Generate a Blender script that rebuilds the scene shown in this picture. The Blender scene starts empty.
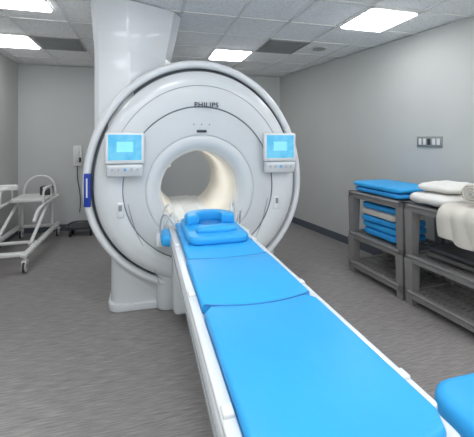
import bpy, bmesh, math, random
from mathutils import Vector, Matrix, Euler
random.seed(4)
S=bpy.context.scene
S.view_settings.view_transform='Standard'

# ---------------------------------------------------------------- materials
def lin(c):
    return tuple(((v/255)/12.92 if v/255<=0.04045 else ((v/255+0.055)/1.055)**2.4) for v in c)+(1,)
def mat(name,rgb,rough=0.5,metal=0.0,var=0.06,nscale=6,bump=0.0,emit=0,spec=0.5,coat=0):
    m=bpy.data.materials.new(name); m.use_nodes=True
    nt=m.node_tree; b=nt.nodes['Principled BSDF']
    tc=nt.nodes.new('ShaderNodeTexCoord'); n=nt.nodes.new('ShaderNodeTexNoise')
    n.inputs['Scale'].default_value=nscale; n.inputs['Detail'].default_value=4
    nt.links.new(tc.outputs['Object'],n.inputs['Vector'])
    r=nt.nodes.new('ShaderNodeValToRGB'); c=lin(rgb)
    r.color_ramp.elements[0].position=.3; r.color_ramp.elements[1].position=.7
    r.color_ramp.elements[0].color=tuple(v*(1-var) for v in c[:3])+(1,)
    r.color_ramp.elements[1].color=tuple(min(1,v*(1+var)) for v in c[:3])+(1,)
    nt.links.new(n.outputs['Fac'],r.inputs['Fac']); nt.links.new(r.outputs['Color'],b.inputs['Base Color'])
    b.inputs['Roughness'].default_value=rough; b.inputs['Metallic'].default_value=metal
    b.inputs['Specular IOR Level'].default_value=spec; b.inputs['Coat Weight'].default_value=coat
    if bump:
        n2=nt.nodes.new('ShaderNodeTexNoise'); n2.inputs['Scale'].default_value=nscale*30
        nt.links.new(tc.outputs['Object'],n2.inputs['Vector'])
        bp=nt.nodes.new('ShaderNodeBump'); bp.inputs['Strength'].default_value=bump; bp.inputs['Distance'].default_value=.003
        nt.links.new(n2.outputs['Fac'],bp.inputs['Height']); nt.links.new(bp.outputs['Normal'],b.inputs['Normal'])
    if emit:
        nt.links.new(r.outputs['Color'],b.inputs['Emission Color']); b.inputs['Emission Strength'].default_value=emit
    return m
M={}
M['wall']=mat('wall_paint',(192,194,191),.8,var=.02,nscale=2,bump=.15)
M['wallback']=mat('wall_paint_back',(196,199,198),.8,var=.02,nscale=2,bump=.15)
M['base']=mat('baseboard_vinyl',(84,92,102),.5)
M['white']=mat('white_plastic',(224,228,231),.28,var=.01,coat=.3)
M['face']=mat('fascia_plastic',(214,219,222),.26,var=.01,coat=.3)
M['facedk']=mat('recess_plastic',(204,210,214),.3,var=.01,coat=.2)
M['shell']=mat('shell_plastic',(172,180,189),.3,var=.01,coat=.2)
M['gap']=mat('gap_grey',(112,122,132),.5)
M['cream']=mat('bore_liner',(228,225,217),.4,var=.01)
M['seam']=mat('seam_grey',(140,146,150),.6)
M['blue']=mat('blue_vinyl',(52,168,234),.42,var=.03,nscale=3,bump=.1,spec=.35)
M['blue2']=mat('blue_vinyl_stack',(44,158,230),.5,var=.05,nscale=5,bump=.2)
M['bluedk']=mat('blue_piping_and_shade',(28,120,190),.5)  # mattress piping, also the shade painted in the headrest hollow
M['label']=mat('blue_label',(24,58,160),.4)
M['black']=mat('black_rubber',(32,33,36),.6)
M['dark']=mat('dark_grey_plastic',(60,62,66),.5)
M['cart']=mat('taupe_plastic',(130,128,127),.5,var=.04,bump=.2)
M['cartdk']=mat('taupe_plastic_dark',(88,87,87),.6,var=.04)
M['steel']=mat('brushed_steel',(170,172,172),.35,metal=.7)
M['linen']=mat('white_linen',(226,225,221),.9,var=.03,nscale=9,bump=.5)
M['linen2']=mat('cream_linen',(210,206,197),.9,var=.05,nscale=9,bump=.5)
M['text']=mat('lettering',(36,46,66),.5)
M['lamp']=mat('light_diffuser',(252,253,255),.5,var=.0,emit=14.0)
M['grid']=mat('ceiling_grid',(228,228,226),.5,var=.01)
M['vent']=mat('vent_metal',(150,152,152),.5)
M['offw']=mat('off_white_metal',(226,226,224),.4,var=.02)
def screen_mat():
    m=bpy.data.materials.new('display_screen'); m.use_nodes=True; nt=m.node_tree; b=nt.nodes['Principled BSDF']
    tc=nt.nodes.new('ShaderNodeTexCoord'); br=nt.nodes.new('ShaderNodeTexNoise')
    br.inputs['Scale'].default_value=9
    r=nt.nodes.new('ShaderNodeValToRGB'); r.color_ramp.elements[0].position=.4; r.color_ramp.elements[1].position=.6
    r.color_ramp.elements[0].color=lin((78,190,240)); r.color_ramp.elements[1].color=lin((110,208,246))
    nt.links.new(tc.outputs['Object'],br.inputs['Vector']); nt.links.new(br.outputs['Fac'],r.inputs['Fac'])
    b.inputs['Base Color'].default_value=(.02,.05,.08,1)
    nt.links.new(r.outputs['Color'],b.inputs['Emission Color']); b.inputs['Emission Strength'].default_value=.9
    b.inputs['Roughness'].default_value=.2
    return m
M['screen']=screen_mat()
M['screen2']=mat('display_window',(130,212,246),.3,var=.02,emit=.4)
def floor_mat():
    m=bpy.data.materials.new('floor_vinyl_plank'); m.use_nodes=True; nt=m.node_tree; b=nt.nodes['Principled BSDF']
    L=nt.links.new; N=nt.nodes.new
    tc=N('ShaderNodeTexCoord')
    mp=N('ShaderNodeMapping'); mp.inputs['Scale'].default_value=(8,150,1); mp.inputs['Rotation'].default_value=(0,0,math.radians(-4)); L(tc.outputs['Object'],mp.inputs['Vector'])
    n=N('ShaderNodeTexNoise'); n.inputs['Scale'].default_value=1.0; n.inputs['Detail'].default_value=5; n.inputs['Roughness'].default_value=.6
    L(mp.outputs['Vector'],n.inputs['Vector'])
    r=N('ShaderNodeValToRGB'); e=r.color_ramp.elements
    e[0].position=.28; e[0].color=lin((108,105,104)); e[1].position=.74; e[1].color=lin((172,168,166))
    k=e.new(.5); k.color=lin((142,138,137))
    L(n.outputs['Fac'],r.inputs['Fac'])
    br=N('ShaderNodeTexBrick'); br.inputs['Scale'].default_value=1; br.inputs['Brick Width'].default_value=1.2; br.inputs['Row Height'].default_value=.6
    br.inputs['Mortar Size'].default_value=.0012; br.inputs['Color1'].default_value=(1,1,1,1); br.inputs['Color2'].default_value=(.96,.96,.96,1); br.inputs['Mortar'].default_value=(.88,.88,.88,1)
    L(tc.outputs['Object'],br.inputs['Vector'])
    mx=N('ShaderNodeMix'); mx.data_type='RGBA'; mx.blend_type='MULTIPLY'; mx.inputs['Factor'].default_value=1
    L(r.outputs['Color'],mx.inputs[6]); L(br.outputs['Color'],mx.inputs[7]); L(mx.outputs[2],b.inputs['Base Color'])
    b.inputs['Roughness'].default_value=.36; b.inputs['Specular IOR Level'].default_value=.45
    return m
M['floor']=floor_mat()
def ceil_mat():
    m=bpy.data.materials.new('ceiling_tile'); m.use_nodes=True; nt=m.node_tree; b=nt.nodes['Principled BSDF']
    L=nt.links.new; N=nt.nodes.new
    tc=N('ShaderNodeTexCoord'); v=N('ShaderNodeTexNoise'); v.inputs['Scale'].default_value=70; v.inputs['Detail'].default_value=3
    L(tc.outputs['Object'],v.inputs['Vector'])
    r=N('ShaderNodeValToRGB'); e=r.color_ramp.elements; e[0].position=.36; e[0].color=lin((224,225,225)); e[1].position=.5; e[1].color=lin((245,246,246))
    L(v.outputs['Fac'],r.inputs['Fac']); L(r.outputs['Color'],b.inputs['Base Color']); b.inputs['Roughness'].default_value=.9
    return m
M['ceil']=ceil_mat()

# ---------------------------------------------------------------- helpers
class G:
    def __init__(s,name,loc=(0,0,0),rot=0,local=False):
        s.e=bpy.data.objects.new(name,None); s.e.empty_display_size=.1
        s.e.location=loc; s.e.rotation_euler=(0,0,rot); S.collection.objects.link(s.e)
        s.inv=Matrix() if local else Matrix.Translation(-Vector(loc))
def link(name,data,g,m,smooth=False,split=35):
    o=bpy.data.objects.new(name,data); S.collection.objects.link(o)
    if g: o.parent=g.e; o.matrix_parent_inverse=g.inv
    if m:
        data.materials.clear()
        for x in (m if isinstance(m,list) else [m]): data.materials.append(M[x])
    if smooth and hasattr(data,'polygons'):
        for p in data.polygons: p.use_smooth=True
        if split:
            md=o.modifiers.new('es','EDGE_SPLIT'); md.split_angle=math.radians(split)
    return o
def box(name,g,c,s,m,bev=0,rot=(0,0,0),seg=3):
    me=bpy.data.meshes.new(name); bm=bmesh.new(); bmesh.ops.create_cube(bm,size=1)
    for v in bm.verts: v.co=Vector((v.co.x*s[0],v.co.y*s[1],v.co.z*s[2]))
    if bev: bmesh.ops.bevel(bm,geom=bm.edges[:],offset=bev,segments=seg,profile=.5,affect='EDGES')
    bm.to_mesh(me); bm.free()
    o=link(name,me,g,m,smooth=bool(bev),split=40); o.location=c; o.rotation_euler=rot; return o
def cyl(name,g,p1,p2,r,m,r2=None,seg=24,bev=0):
    p1=Vector(p1);p2=Vector(p2);d=p2-p1
    me=bpy.data.meshes.new(name); bm=bmesh.new()
    bmesh.ops.create_cone(bm,cap_ends=True,segments=seg,radius1=r,radius2=r if r2 is None else r2,depth=d.length)
    if bev: bmesh.ops.bevel(bm,geom=[e for e in bm.edges if abs(e.verts[0].co.z-e.verts[1].co.z)<1e-5],offset=bev,segments=3,affect='EDGES')
    bm.to_mesh(me); bm.free()
    o=link(name,me,g,m,smooth=True); o.location=(p1+p2)/2
    o.rotation_mode='QUATERNION'; o.rotation_quaternion=d.to_track_quat('Z','Y'); return o
def tube(name,g,pts,r,m,cyclic=False,spline='NURBS'):
    cu=bpy.data.curves.new(name,'CURVE'); cu.dimensions='3D'; cu.bevel_depth=r; cu.bevel_resolution=3; cu.use_fill_caps=True
    sp=cu.splines.new('POLY' if spline=='POLY' else 'NURBS'); sp.points.add(len(pts)-1)
    for i,p in enumerate(pts): sp.points[i].co=(*p,1)
    if spline!='POLY': sp.order_u=3; sp.use_endpoint_u=not cyclic; sp.resolution_u=6
    sp.use_cyclic_u=cyclic
    tmp=bpy.data.objects.new('tmp',cu); S.collection.objects.link(tmp)
    dg=bpy.context.evaluated_depsgraph_get(); me=bpy.data.meshes.new_from_object(tmp.evaluated_get(dg)); bpy.data.objects.remove(tmp)
    me.name=name
    return link(name,me,g,m,smooth=True,split=50)
def prism(name,g,pts,z0,z1,m,bev=0,top=None,seg=3,split=35):
    me=bpy.data.meshes.new(name); bm=bmesh.new(); top=top or pts; n=len(pts)
    a=[bm.verts.new((x,y,z0)) for x,y in pts]; b=[bm.verts.new((x,y,z1)) for x,y in top]
    bm.faces.new(a[::-1]); bm.faces.new(b)
    for i in range(n): bm.faces.new((a[i],a[(i+1)%n],b[(i+1)%n],b[i]))
    bmesh.ops.recalc_face_normals(bm,faces=bm.faces)
    if bev:
        ed=[e for e in bm.edges if abs(e.verts[0].co.z-e.verts[1].co.z)<1e-5]
        bmesh.ops.bevel(bm,geom=ed,offset=bev,segments=seg,profile=.5,affect='EDGES')
    bm.to_mesh(me); bm.free()
    return link(name,me,g,m,smooth=True,split=split)
def rrect(x0,x1,y0,y1,r,n=6):
    out=[]
    for cx,cy,a0 in ((x1-r,y1-r,0),(x0+r,y1-r,90),(x0+r,y0+r,180),(x1-r,y0+r,270)):
        for i in range(n+1):
            a=math.radians(a0+90*i/n); out.append((cx+r*math.cos(a),cy+r*math.sin(a)))
    return out
def sup(name,g,c,s,m,e1=.4,e2=.4,rot=(0,0,0),nu=40,nv=20,wob=0):
    me=bpy.data.meshes.new(name); bm=bmesh.new()
    f=lambda w,e: math.copysign(abs(w)**e,w)
    rows=[]
    for j in range(nv+1):
        v=-math.pi/2+math.pi*j/nv; row=[]
        for i in range(nu):
            u=2*math.pi*i/nu
            x=s[0]/2*f(math.cos(v),e1)*f(math.cos(u),e2); y=s[1]/2*f(math.cos(v),e1)*f(math.sin(u),e2); z=s[2]/2*f(math.sin(v),e1)
            if wob: 
                k=1+wob*math.sin(9*x/s[0]*2+3*y/s[1])*math.cos(7*y/s[1]*2); z*=k
            row.append(bm.verts.new((x,y,z)))
        rows.append(row)
    for j in range(nv):
        for i in range(nu): bm.faces.new((rows[j][i],rows[j][(i+1)%nu],rows[j+1][(i+1)%nu],rows[j+1][i]))
    bmesh.ops.remove_doubles(bm,verts=bm.verts,dist=1e-5); bmesh.ops.recalc_face_normals(bm,faces=bm.faces)
    bm.to_mesh(me); bm.free()
    o=link(name,me,g,m,smooth=True,split=60); o.location=c; o.rotation_euler=rot; return o
def boxes(name,g,lst,m,loc=(0,0,0)):
    me=bpy.data.meshes.new(name); bm=bmesh.new()
    for c,s in lst:
        r=bmesh.ops.create_cube(bm,size=1)
        for v in r['verts']: v.co=Vector((v.co.x*s[0]+c[0],v.co.y*s[1]+c[1],v.co.z*s[2]+c[2]))
    bm.to_mesh(me); bm.free(); o=link(name,me,g,m); o.location=loc; return o

# ---------------------------------------------------------------- room shell
H=2.745; XL=-1.98; YB=6.25; YF=-1.6; T=.12
def wx(y): return 2.55+.16*(YB-y)
XR=wx(YF)
box('floor',None,((XL+XR)/2,(YB+YF)/2,-.05),(XR-XL+.3,YB-YF+.3,.1),'floor')
box('ceiling',None,((XL+XR)/2,(YB+YF)/2,H+.06),(XR-XL+.3,YB-YF+.3,.1),'ceil')
box('wall_back',None,((XL+XR)/2,YB+T/2,H/2),(XR-XL+.3,T,H),'wallback')
box('wall_left',None,(XL-T/2,(YB+YF)/2,H/2),(T,YB-YF,H),'wall')
prism('wall_right',None,[(wx(YB),YB),(wx(YF),YF),(wx(YF)+T,YF),(wx(YB)+T,YB)],0,H,'wall')
bh=.11; bt=.012
box('baseboard_back',None,((XL+2.55)/2,YB-bt/2,bh/2),(2.55-XL,bt,bh),'base')
box('baseboard_left',None,(XL+bt/2,(YB+YF)/2,bh/2),(bt,YB-YF-.03,bh),'base')
prism('baseboard_right',None,[(wx(YB-.02)-bt,YB-.02),(wx(YF+.02)-bt,YF+.02),(wx(YF+.02),YF+.02),(wx(YB-.02),YB-.02)],0,bh,'base')
# ceiling grid
px,py=.555,.6; gx0=-1.875
xs=[gx0+i*px for i in range(12) if gx0+i*px<XR-.05]; ys=[4.5+.6*j for j in range(-10,3)]
lst=[((x,(YB+YF)/2,H+.004),(.024,YB-YF,.012)) for x in xs]+[(((XL+XR)/2,y,H+.0035),(XR-XL,.024,.011)) for y in ys if YF<y<YB]
tr=boxes('trim_1',None,lst,'grid')
def panel(x,y,w=px,d=py):
    g=G('ceiling_light_panel',(x+w/2,y+d/2,H))
    box('diffuser',g,(x+w/2,y+d/2,H-.012),(w-.06,d-.06,.026),'lamp',.01)
    boxes('frame',g,[((x+w/2,y+.02,H-.003),(w-.02,.022,.012)),((x+w/2,y+d-.02,H-.003),(w-.02,.022,.012)),((x+.02,y+d/2,H-.003),(.022,d-.02,.012)),((x+w-.02,y+d/2,H-.003),(.022,d-.02,.012))],'offw')
X=lambda i: gx0+i*px
Yg=lambda j: 4.5+j*.6
for i,j in ((0,0),(5,0),(7,-3),(3,-5),(6,-7),(2,-7),(8,-6),(4,-9),(0,-6),(8,-9)):  # panels out of view are added to light the room
    panel(X(i),Yg(j))
panel(X(1),Yg(-2),.5,.3)
def vent(x,y):
    g=G('ceiling_air_vent',(x+px/2,y+py/2,H))
    L=[((x+px/2,y+.05+k*(py-.1)/11,H-.006),(px-.09,.022,.01)) for k in range(12)]
    boxes('louvres',g,L,'vent')
    box('dark_back',g,(x+px/2,y+py/2,H-.0005),(px-.05,py-.05,.004),'dark')
    boxes('frame',g,[((x+px/2,y+.02,H-.004),(px-.02,.03,.014)),((x+px/2,y+py-.02,H-.004),(px-.02,.03,.014)),((x+.02,y+py/2,H-.004),(.03,py-.02,.014)),((x+px-.02,y+py/2,H-.004),(.03,py-.02,.014))],'vent')
vent(X(6),Yg(-1)); vent(X(1),Yg(0))
g=G('ceiling_speaker',(X(7)+.25,Yg(-1)+.25,H)); cyl('grille',g,(X(7)+.25,Yg(-1)+.25,H-.012),(X(7)+.25,Yg(-1)+.25,H+.004),.09,'vent',bev=.004)
cyl('rim',g,(X(7)+.25,Yg(-1)+.25,H-.006),(X(7)+.25,Yg(-1)+.25,H+.004),.11,'offw')

# ---------------------------------------------------------------- MRI scanner
CX=.49
sc=G('mri_scanner',(CX,3.8,0))
def ss(t): t=max(0,min(1,t)); return t*t*(3-2*t)
def shape(r,a):
    s=ss((r-.4)/.5); cz=1.07+.05*s
    k=1+.13*s if math.sin(a)>0 else 1-.05*s
    return CX+r*math.cos(a), cz+r*k*math.sin(a)
def lathe(name,prof,m,n=112,a0=0,a1=360,split=30):
    me=bpy.data.meshes.new(name); bm=bmesh.new(); rows=[]
    full=abs(a1-a0)>=360; cnt=n if full else n+1
    for r,y in prof:
        row=[]
        for i in range(cnt):
            a=math.radians(a0+(a1-a0)*i/n); x,z=shape(r,a); row.append(bm.verts.new((x,y,z)))
        rows.append(row)
    for j in range(len(prof)-1):
        for i in range(n):
            i2=(i+1)%cnt; bm.faces.new((rows[j][i],rows[j+1][i],rows[j+1][i2],rows[j][i2]))
    bm.to_mesh(me); bm.free()
    return link(name,me,sc,m,smooth=True,split=split)
lathe('bore_tunnel',[(.352,4.5),(.352,3.9),(.352,3.16)],'cream')
lathe('bore_flare',[(.352,3.16),(.356,3.13),(.37,3.10),(.395,3.07),(.43,3.052),(.475,3.045),(.482,3.05)],'face',split=60)
lathe('bore_groove',[(.482,3.05),(.484,3.055),(.489,3.055),(.491,3.045)],'facedk')
lathe('bore_surround',[(.491,3.045),(.52,3.04),(.60,3.043),(.668,3.05)],'facedk',split=60)
lathe('surround_step',[(.668,3.05),(.670,3.056),(.674,3.056),(.676,3.04)],'seam')
lathe('front_fascia',[(.676,3.04),(.70,3.03),(.76,3.025),(.83,3.03),(.875,3.045),(.90,3.07),(.912,3.11),(.914,3.2)],'face',split=60)
lathe('fascia_gap',[(.914,3.15),(.914,3.19),(.94,3.19),(.94,3.15)],'gap')
lathe('outer_ring',[(.94,3.19),(.94,3.13),(.948,3.105),(.965,3.095),(.985,3.10),(1.0,3.12),(1.006,3.15)],'white',split=60)
lathe('ring_seam',[(1.006,3.15),(.998,3.155),(.998,3.165),(1.006,3.17)],'seam')
lathe('outer_shell',[(1.006,3.17),(1.02,3.25),(1.025,3.5),(1.02,4.0),(1.0,4.3),(.94,4.45),(.82,4.53),(.6,4.56),(.42,4.55),(.37,4.53),(.352,4.5)],'shell',split=60)
# base
prism('pedestal_base',sc,rrect(-.30,1.28,3.2,4.35,.12),0,.66,'face',bev=.02)
prism('base_plinth',sc,rrect(-.32,1.30,3.17,4.38,.12),0,.07,'face',bev=.01)
prism('base_front_cover',sc,rrect(.1,.88,3.09,3.6,.1),.0,.5,'face',bev=.02)
def arc(name,r,a0,a1,y,w=.004,m='seam'):
    pts=[(shape(r,math.radians(a0+(a1-a0)*i/40))[0],y,shape(r,math.radians(a0+(a1-a0)*i/40))[1]) for i in range(41)]
    tube(name,sc,pts,w,m)
arc('seam_upper',.80,20,160,3.026,.0025)
tube('seam_left',sc,[(-.14,3.05,.98),(-.10,3.035,.8),(-.02,3.03,.62),(.08,3.035,.42),(.12,3.06,.27)],.003,'seam')
tube('seam_right',sc,[(1.12,3.05,.98),(1.08,3.035,.8),(1.0,3.03,.62),(.90,3.035,.42),(.86,3.06,.27)],.003,'seam')
# bore details
box('bore_bed_rail',sc,(CX-.016,3.78,.772),(.36,1.42,.03),'white',.008)
box('bore_bed_channel',sc,(CX-.016,3.78,.789),(.16,1.42,.008),'facedk')
box('bore_camera',sc,(CX,3.042,1.6),(.09,.03,.022),'dark',.008)
for s_ in (-.07,.0,.07): cyl('sensor_dot',sc,(CX+s_,3.05,1.66),(CX+s_,3.03,1.66),.006,'seam')
def ctrl(x,z,tag,rz):
    e=Euler((0,0,rz)); R=e.to_matrix()
    def p(a,b,c): v=R@Vector((a,b,0)); return (x+v.x,2.975+v.y,z+c)
    box('display_housing_'+tag,sc,p(0,0,0),(.31,.05,.26),'white',.018,rot=(0,0,rz))
    box('display_glass_'+tag,sc,p(0,-.026,.006),(.262,.006,.21),'screen',.002,rot=(0,0,rz))
    box('display_window_'+tag,sc,p(0,-.029,.01),(.13,.003,.085),'screen2',rot=(0,0,rz))
    box('display_mount_'+tag,sc,p(0,.05,-.02),(.2,.08,.2),'face',.02,rot=(0,0,rz))
    box('button_panel_'+tag,sc,p(0,-.0,-.185),(.29,.06,.10),'face',.016,rot=(.25,0,rz))
    for k in range(5): cyl('button',sc,p(-.1+k*.05,-.045,-.175),p(-.1+k*.05,-.02,-.18),.010,'shell' if k!=2 else 'blue',seg=16)
ctrl(-.16,1.455,'a',.05); ctrl(1.21,1.455,'b',-.05)
for x in (-.20,1.2):
    box('keypad',sc,(x,3.03,.93),(.06,.03,.13),'white',.014)
    box('keypad_window',sc,(x,3.013,.95),(.028,.004,.05),'seam')
box('blue_label',sc,(-.466,3.09,1.10),(.055,.02,.28),'label',.005,rot=(0,0,-.25))
box('label_text',sc,(-.469,3.078,1.12),(.012,.004,.16),'white',rot=(0,0,-.25))
tx=bpy.data.curves.new('lettering','FONT'); tx.body='PHILIPS'; tx.size=.062; tx.extrude=.003; tx.offset=.0004; tx.align_x='CENTER'; tx.space_character=1.12
t=bpy.data.objects.new('tmp',tx); S.collection.objects.link(t); dg=bpy.context.evaluated_depsgraph_get()
me=bpy.data.meshes.new_from_object(t.evaluated_get(dg)); bpy.data.objects.remove(t)
o=link('maker_lettering',me,sc,'text'); o.location=(CX+.04,3.022,1.815); o.rotation_euler=(math.pi/2,0,0)
# service column to the ceiling
low=[(-.43,3.45),(-.43,3.24),(-.39,3.20),(-.16,3.17),(-.125,3.175),(.06,3.27),(.19,3.36),(.25,3.5),(.25,3.8),(-.43,3.8)]
top=[(-.46,3.40),(-.46,3.20),(-.42,3.165),(-.16,3.13),(-.125,3.135),(.10,3.23),(.27,3.32),(.35,3.46),(.35,3.85),(-.46,3.85)]
prism('service_column',sc,low,1.25,2.30,'white',split=18)
prism('column_collar',sc,low,2.30,H,'white',top=top,split=18)
# cables at bore mouth
for s_,tag in ((-1,'a'),(1,'b')):
    x=CX-.016+s_*.22
    tube('coil_cable_'+tag,sc,[(x,2.86,.80),(x+s_*.03,2.9,.95),(x+s_*.07,3.0,.98),(x+s_*.11,3.04,.85),(x+s_*.12,2.98,.70)],.009,'white')
    tube('coil_cable2_'+tag,sc,[(x-s_*.03,2.86,.80),(x-s_*.01,2.9,.90),(x+s_*.05,2.98,.90),(x+s_*.08,3.04,.76)],.006,'offw')
    tube('coil_cable3_'+tag,sc,[(x+s_*.02,2.70,.825),(x+s_*.06,2.74,.90),(x+s_*.10,2.86,.92),(x+s_*.13,2.95,.84),(x+s_*.13,2.98,.72)],.007,'shell')
    box('coil_socket_'+tag,sc,(x+s_*.12,2.97,.68),(.10,.16,.10),'white',.02)
la=bpy.data.lights.new('bore_lamp','AREA'); la.energy=3.2; la.size=.25; la.color=(1,.98,.94)
lo=bpy.data.objects.new('bore_lamp',la); lo.location=(CX,3.7,1.40); lo.parent=sc.e; lo.matrix_parent_inverse=sc.inv; S.collection.objects.link(lo)

# ---------------------------------------------------------------- patient table
TX=.474
tb=G('patient_table',(TX,1.7,0))
x0,x1=TX-.29,TX+.29; ye=.60; yh=2.9
prism('table_frame',tb,rrect(x0,x1,ye,yh,.10,8),.70,.80,'white',bev=.018)
prism('table_underside',tb,rrect(x0+.06,x1-.06,ye+.08,yh-.02,.08),.62,.70,'face',bev=.01)
for s_,tag in ((-1,'a'),(1,'b')):
    x=TX+s_*.268
    prism('side_rail_'+tag,tb,rrect(x-.02,x+.02,ye+.14,yh-.05,.018),.80,.822,'white',bev=.006)
    tube('rail_groove_'+tag,tb,[(TX+s_*.291,ye+.15,.75),(TX+s_*.291,yh-.1,.75)],.004,'seam',spline='POLY')
    for k,y in enumerate((.86,1.55,2.3)): box('rail_clip',tb,(x,y,.826),(.032,.04,.014),'offw',.005)
box('lift_column',tb,(TX+.04,2.35,.33),(.30,1.0,.62),'white',.03)
prism('table_foot',tb,rrect(TX-.14,TX+.22,1.5,3.06,.08),0,.09,'face',bev=.02)
box('dock_cover',tb,(TX,2.93,.42),(.5,.26,.66),'face',.04)
def matp(name,xa,xb,ya,yb,bowa,bowb,z0,z1,r=.03,bev=.012,m='blue'):
    pts=[]; n=16
    for i in range(n+1):
        t=i/n; x=xa+(xb-xa)*t; q=1-(2*t-1)**2
        cr=max(0,r-min(t,1-t)*(xb-xa)); dy=r-math.sqrt(max(0,r*r-cr*cr))
        pts.append((x,ya-bowa*q+dy))
    for i in range(n+1):
        t=1-i/n; x=xa+(xb-xa)*t; q=1-(2*t-1)**2
        cr=max(0,r-min(t,1-t)*(xb-xa)); dy=r-math.sqrt(max(0,r*r-cr*cr))
        pts.append((x,yb-bowb*q-dy))
    return prism(name,tb,pts,z0,z1,m,bev=bev,split=60)
mx0,mx1=TX-.246,TX+.246
matp('mattress_foot_section',mx0,mx1,.65,1.399,.02,.05,.80,.848,r=.06)
matp('mattress_middle_section',mx0,mx1,1.405,1.954,.05,.03,.80,.848,r=.004)
matp('mattress_head_section',mx0+.01,mx1-.01,1.961,2.82,.03,.0,.80,.848,r=.004)
tube('piping_a',tb,[(mx0+.01+(mx1-mx0-.02)*i/12,1.402-.05*(1-(2*i/12-1)**2),.843) for i in range(13)],.004,'bluedk')
tube('piping_b',tb,[(mx0+.01+(mx1-mx0-.02)*i/12,1.957-.03*(1-(2*i/12-1)**2),.843) for i in range(13)],.004,'bluedk')
box('corner_pad_a',tb,(TX-.30,2.74,.755),(.11,.24,.09),'blue',.03,rot=(0,.2,0))
box('corner_pad_b',tb,(TX+.30,2.74,.755),(.11,.22,.08),'face',.03,rot=(0,-.2,0))

# head cushion (U-shaped with hollow)
hc=G('headrest_cushion',(TX,2.5,.852))
prism('cushion_base',hc,rrect(TX-.205,TX+.205,2.16,2.78,.08),.849,.897,'blue',bev=.016)
def horse(z0,z1,ro,ri,cy):
    pts=[]
    for i in range(25):
        a=math.radians(-25+230*i/24); pts.append((TX+ro*math.cos(a),cy+ro*.95*math.sin(a)))
    for i in range(25):
        a=math.radians(205-230*i/24); pts.append((TX+ri*math.cos(a),cy+ri*.95*math.sin(a)))
    return prism('cushion_horseshoe',hc,pts,z0,z1,'blue',bev=.018,split=60)
horse(.89,.965,.19,.095,2.57)
sup('cushion_neck_roll',hc,(TX,2.32,.908),(.28,.10,.06),'blue',.8,.6)
sup('cushion_hollow_shade',hc,(TX,2.57,.898),(.18,.15,.014),'bluedk',.8,.9)  # darker blue disc, paints the shade inside the hollow

# ---------------------------------------------------------------- padded stool at right bottom
sx,sy=1.01,.63
st=G('padded_stool',(sx,sy,0))
prism('seat_pan',st,rrect(sx-.21,sx+.22,sy-.25,sy+.25,.09),.66,.71,'white',bev=.012)
prism('seat_cushion',st,rrect(sx-.19,sx+.21,sy-.24,sy+.24,.09),.71,.79,'blue',bev=.03)
cyl('stem',st,(sx,sy,.12),(sx,sy,.67),.03,'steel')
for k in range(5):
    a=k*math.tau/5; ex,ey=sx+.23*math.cos(a),sy+.23*math.sin(a)
    cyl('leg',st,(sx,sy,.13),(ex,ey,.085),.018,'white')
    cyl('caster',st,(ex-.012,ey,.03),(ex+.012,ey,.03),.03,'black'); cyl('caster_stem',st,(ex,ey,.04),(ex,ey,.09),.008,'steel')

# ---------------------------------------------------------------- shelving units
HH=.925
def unit(loc,rot,L=.80,D=.58,Hh=HH):
    g=G('plastic_shelving_unit',(loc[0],loc[1],0),rot,local=True)
    for lv,z in enumerate((.13,.46,Hh)):
        rim=[((D/2,.025,z-.03),(D,.05,.07)),((D/2,L-.025,z-.03),(D,.05,.07)),((.02,L/2,z-.03),(.04,L,.07)),((D-.02,L/2,z-.03),(.04,L,.07))]
        boxes('shelf_rim_%d'%(lv+1),g,rim,'cart')
        if lv<2:
            n=14; w_=(L-.1)/n
            sl=[((D/2,.05+(k+.5)*w_,z-.015),(D-.08,w_-.022,.02)) for k in range(n)]
            sl+=[((D*f,L/2,z-.017),(.05,L-.1,.022)) for f in (.2,.4,.6,.8)]
            boxes('shelf_deck_%d'%(lv+1),g,sl,'cart')
        else:
            box('shelf_deck_%d'%(lv+1),g,(D/2,L/2,z-.012),(D-.07,L-.09,.02),'cart')
        tube('shelf_lip_%d'%(lv+1),g,[(.0,.04,z-.01),(.0,L-.04,z-.01)],.014,'cart',spline='POLY')
    for i,(a,b) in enumerate(((0,0),(D,0),(0,L),(D,L))):
        ax=a+(.045 if a==0 else -.045); by=b+(.04 if b==0 else -.04)
        lo=[(ax-.04,by-.035),(ax+.04,by-.035),(ax+.04,by+.035),(ax-.04,by+.035)]
        hi=[(ax-.05,by-.045),(ax+.05,by-.045),(ax+.05,by+.045),(ax-.05,by+.045)]
        prism('post_%d_lower'%(i+1),g,lo,0,.42,'cart',top=hi,bev=.004)
        prism('post_%d_upper'%(i+1),g,lo,.44,Hh-.05,'cart',top=hi,bev=.004)
    return g
R=math.radians(4.1)
U1=(2.355,2.72);U2=(2.412,1.89)
unit(U1,R); unit(U2,R)
def W(u,x,y):
    c,s=math.cos(R),math.sin(R); return (u[0]+c*x-s*y,u[1]+s*x+c*y)
def stack(name,u,cx,cy,z,n,w,l,h,mats,jit=.012):
    x,y=W(u,cx,cy); g=G(name,(x,y,z))
    for k in range(n):
        sup('pad_%d'%(k+1),g,(x+random.uniform(-jit,jit),y+random.uniform(-jit,jit),z+h*(k+.5)),(w*random.uniform(.95,1),l*random.uniform(.95,1),h*1.0),mats[k%len(mats)],.35,.22,rot=(0,0,R+random.uniform(-.05,.05)),wob=.12)
stack('foam_pad_stack',U1,.28,.41,HH+.012,2,.52,.76,.055,['blue2','blue'])
stack('foam_pad_stack',U1,.27,.40,.474,5,.42,.55,.072,['blue2','blue','blue2','linen2','blue2'],.015)
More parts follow.
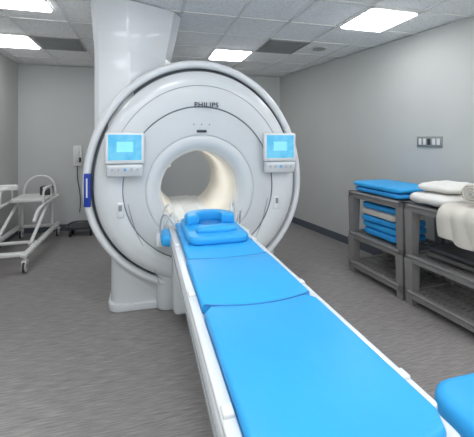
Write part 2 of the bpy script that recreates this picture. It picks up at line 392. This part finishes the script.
def drape(name,u,ya,yb,m,thick=.05,drop=.16,z=HH+.018,top=.47,amp=.012):
    c=W(u,.2,(ya+yb)/2); g=G(name,(c[0],c[1],z))
    me=bpy.data.meshes.new(name); bm=bmesh.new(); nu,nv=36,24; rows=[]
    r=.045; Ltop=top; Larc=r*math.pi/2; tot=Ltop+Larc+drop
    for i in range(nu+1):
        s=tot*i/nu; row=[]
        for j in range(nv+1):
            t=j/nv; y=ya+(yb-ya)*t
            if s<Ltop: x=Ltop-s; zz=z; nx,nz=0,1
            elif s<Ltop+Larc:
                a=(s-Ltop)/r; x=-r*math.sin(a); zz=z-r+r*math.cos(a); nx,nz=-math.sin(a),math.cos(a)
            else: x=-r; zz=z-r-(s-Ltop-Larc)*(1+.12*math.sin(5*t)); nx,nz=-1,0
            w=amp*(1+math.sin(13*t+4*s)*math.sin(9*s+3*t)); 
            X_,Y_=W(u,x+nx*w,y); row.append(bm.verts.new((X_,Y_,zz+nz*w)))
        rows.append(row)
    for i in range(nu):
        for j in range(nv): bm.faces.new((rows[i][j],rows[i][j+1],rows[i+1][j+1],rows[i+1][j]))
    bmesh.ops.recalc_face_normals(bm,faces=bm.faces)
    if sum(f.normal.z for f in bm.faces)<0: bmesh.ops.reverse_faces(bm,faces=bm.faces)
    bm.to_mesh(me); bm.free()
    o=link('blanket_layer',me,g,m,smooth=True,split=0)
    sm=o.modifiers.new('s','SOLIDIFY'); sm.thickness=thick; sm.offset=1
    bv=o.modifiers.new('b','BEVEL'); bv.width=thick*.4; bv.segments=3; bv.limit_method='ANGLE'
    return g
drape('draped_blanket',U2,.02,.36,'linen2',drop=.17)
def roll(name,c,length,r,rz,m,turns=3.2):
    g=G(name,c)
    me=bpy.data.meshes.new('roll'); bm=bmesh.new(); n=90; th=r/(turns+.6); A=[]
    for i in range(n+1):
        t=i/n; a=t*turns*math.tau; rr=r*.15+(r*.85)*t
        A.append((rr*math.cos(a),rr*math.sin(a)))
    va=[bm.verts.new((-length/2,p[0],p[1])) for p in A]; vb=[bm.verts.new((length/2,p[0],p[1])) for p in A]
    for i in range(n): bm.faces.new((va[i],va[i+1],vb[i+1],vb[i]))
    bm.to_mesh(me); bm.free()
    o=link('rolled_sheet',me,g,m,smooth=True,split=0); o.location=c; o.rotation_euler=(0,0,rz)
    sm=o.modifiers.new('s','SOLIDIFY'); sm.thickness=th*.75; sm.offset=-1
x,y=W(U2,.24,.18); roll('rolled_blanket',(x,y,HH+.095+.085),.44,.08,R,'linen2')
x,y=W(U2,.26,.585); g=G('pillow_stack',(x,y,HH+.02)); sup('pillow_lower',g,(x,y,HH+.07),(.56,.40,.12),'linen',.75,.38,rot=(0,0,.08),wob=.1)
x,y=W(U2,.29,.59); sup('pillow_upper',g,(x,y,HH+.168),(.46,.37,.10),'linen',.9,.42,rot=(0,0,.2),wob=.12)
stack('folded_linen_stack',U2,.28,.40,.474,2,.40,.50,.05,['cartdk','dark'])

# ---------------------------------------------------------------- wall items
ang=math.atan(.16)
oy=2.62
k_=.9821   # x/y bearing of the plate along the wall
oy=(2.55+.16*YB)/(k_+.16); ox=wx(oy)
g=G('wall_outlet_plate',(ox,oy,1.5))
n=Vector((-math.cos(ang),-math.sin(ang),0))
def wo(a,z,off): 
    tdir=Vector((-math.sin(ang),math.cos(ang),0)); v=Vector((ox,oy,0))+tdir*a+n*off; return (v.x,v.y,z)
box('plate',g,wo(0,1.5,.008),(.014,.30,.115),'steel',.003,rot=(0,0,ang))
for a in (-.11,-.055,.055,.11): box('socket',g,wo(a,1.5,.016),(.006,.034,.07),'offw',.002,rot=(0,0,ang))
box('socket_dark',g,wo(0,1.5,.016),(.006,.034,.07),'dark',.002,rot=(0,0,ang))
g=G('wall_phone',(-1.09,YB-.03,1.25))
box('cradle',g,(-1.09,YB-.02,1.25),(.13,.04,.34),'offw',.01)
box('handset',g,(-1.09,YB-.06,1.27),(.05,.05,.24),'white',.015)
box('keypad',g,(-1.05,YB-.042,1.18),(.04,.006,.08),'dark')
tube('cord',g,[(-1.09,YB-.03,1.08),(-1.1,YB-.05,.9),(-1.06,YB-.03,.7),(-1.04,YB-.03,.45),(-1.06,YB-.03,.3)],.007,'dark')

# ---------------------------------------------------------------- wheeled transfer frame at left
s=G('wheeled_patient_frame',(-1.6,5.1,0))
xa,xb,ya,yb=-1.84,-1.33,4.42,5.95
def caster(g,x,y,r=.07):
    cyl('caster_wheel',g,(x-.018,y,r),(x+.018,y,r),r,'offw',bev=.008)
    cyl('caster_tyre',g,(x-.012,y,r),(x+.012,y,r),r+.001,'dark'); cyl('caster_hub',g,(x-.026,y,r),(x+.026,y,r),.022,'steel')
    box('caster_fork',g,(x,y,r+.05),(.06,.09,.05),'offw',.015); cyl('caster_stem',g,(x,y,r+.05),(x,y,r+.12),.018,'offw')
for x_ in (xa,xb):
    for y_ in (ya,yb): caster(s,x_,y_)
for x_ in (xa,xb): box('base_leg',s,(x_,(ya+yb)/2,.20),(.07,yb-ya+.12,.05),'offw',.018)
box('base_front_bar',s,((xa+xb)/2,ya+.02,.205),(xb-xa,.08,.05),'offw',.018)
tube('base_cross',s,[(xa,5.85,.20),(xb,5.85,.20)],.026,'offw',spline='POLY')
tube('base_cross',s,[(xa,4.95,.20),(xb,4.95,.20)],.022,'offw',spline='POLY')
for x_ in (xa+.06,xb-.05):
    tube('lift_arm_a',s,[(x_,ya+.35,.22),(x_,yb-.35,.60)],.022,'offw',spline='POLY')
    tube('lift_arm_b',s,[(x_,yb-.15,.22),(x_,yb-.12,.62)],.022,'offw',spline='POLY')
for x_ in (xa,xb):
    tube('top_rail',s,[(x_,4.75,.50),(x_,4.85,.60),(x_,5.1,.64),(x_,yb+.02,.64)],.022,'offw')
    tube('arm_rest_loop',s,[(x_,5.15,.63),(x_,5.15,.80),(x_,5.2,.84),(x_,5.5,.84),(x_,5.58,.80),(x_,5.58,.63)],.014,'offw')
box('arm_pad',s,(xb,5.36,.85),(.05,.30,.03),'offw',.01); box('arm_pad',s,(xa,5.36,.85),(.05,.30,.03),'offw',.01)
prism('seat_panel',s,rrect(xa+.03,xb-.03,5.35,5.9,.06),.645,.69,'offw',bev=.012)
box('control_box',s,(xb-.10,5.72,.76),(.16,.14,.13),'dark',.02)
tube('push_handle',s,[(xa+.03,5.95,.64),(xa+.03,6.0,.95),(xb-.03,6.0,.95),(xb-.03,5.95,.64)],.016,'offw')
tube('mast',s,[(xa+.02,4.6,.2),(xa+.02,4.6,.80),(xa+.02,4.7,.90),(xa+.25,4.8,.92)],.02,'offw')
box('mast_handle',s,(xa+.22,4.8,.93),(.20,.05,.07),'offw',.015)
g=G('floor_dolly',(-1.0,5.9,0))
box('deck',g,(-.98,5.95,.14),(.42,.3,.05),'dark',.012)
tube('deck_rail',g,[(-1.16,5.83,.165),(-1.16,5.83,.24),(-.8,5.83,.24),(-.8,5.83,.165)],.012,'dark')
for x_ in (-1.13,-.83):
    for y_ in (5.84,6.06): cyl('wheel',g,(x_-.015,y_,.05),(x_+.015,y_,.05),.05,'black'); cyl('wheel_stem',g,(x_,y_,.05),(x_,y_,.12),.012,'steel')

# ---------------------------------------------------------------- world + camera
w=bpy.data.worlds.new('world'); S.world=w; w.use_nodes=True
w.node_tree.nodes['Background'].inputs['Color'].default_value=(.97,.99,1,1); w.node_tree.nodes['Background'].inputs['Strength'].default_value=1.35  # bright background added as fill light, enters where the front wall is omitted
cam=bpy.data.cameras.new('camera'); co=bpy.data.objects.new('camera',cam); S.collection.objects.link(co)
cam.sensor_width=36; cam.lens=25.97; cam.shift_y=-79.5/474; cam.clip_start=.02
co.location=(0,0,1.53); co.rotation_euler=(math.pi/2,0,-math.radians(15.06))
S.camera=co
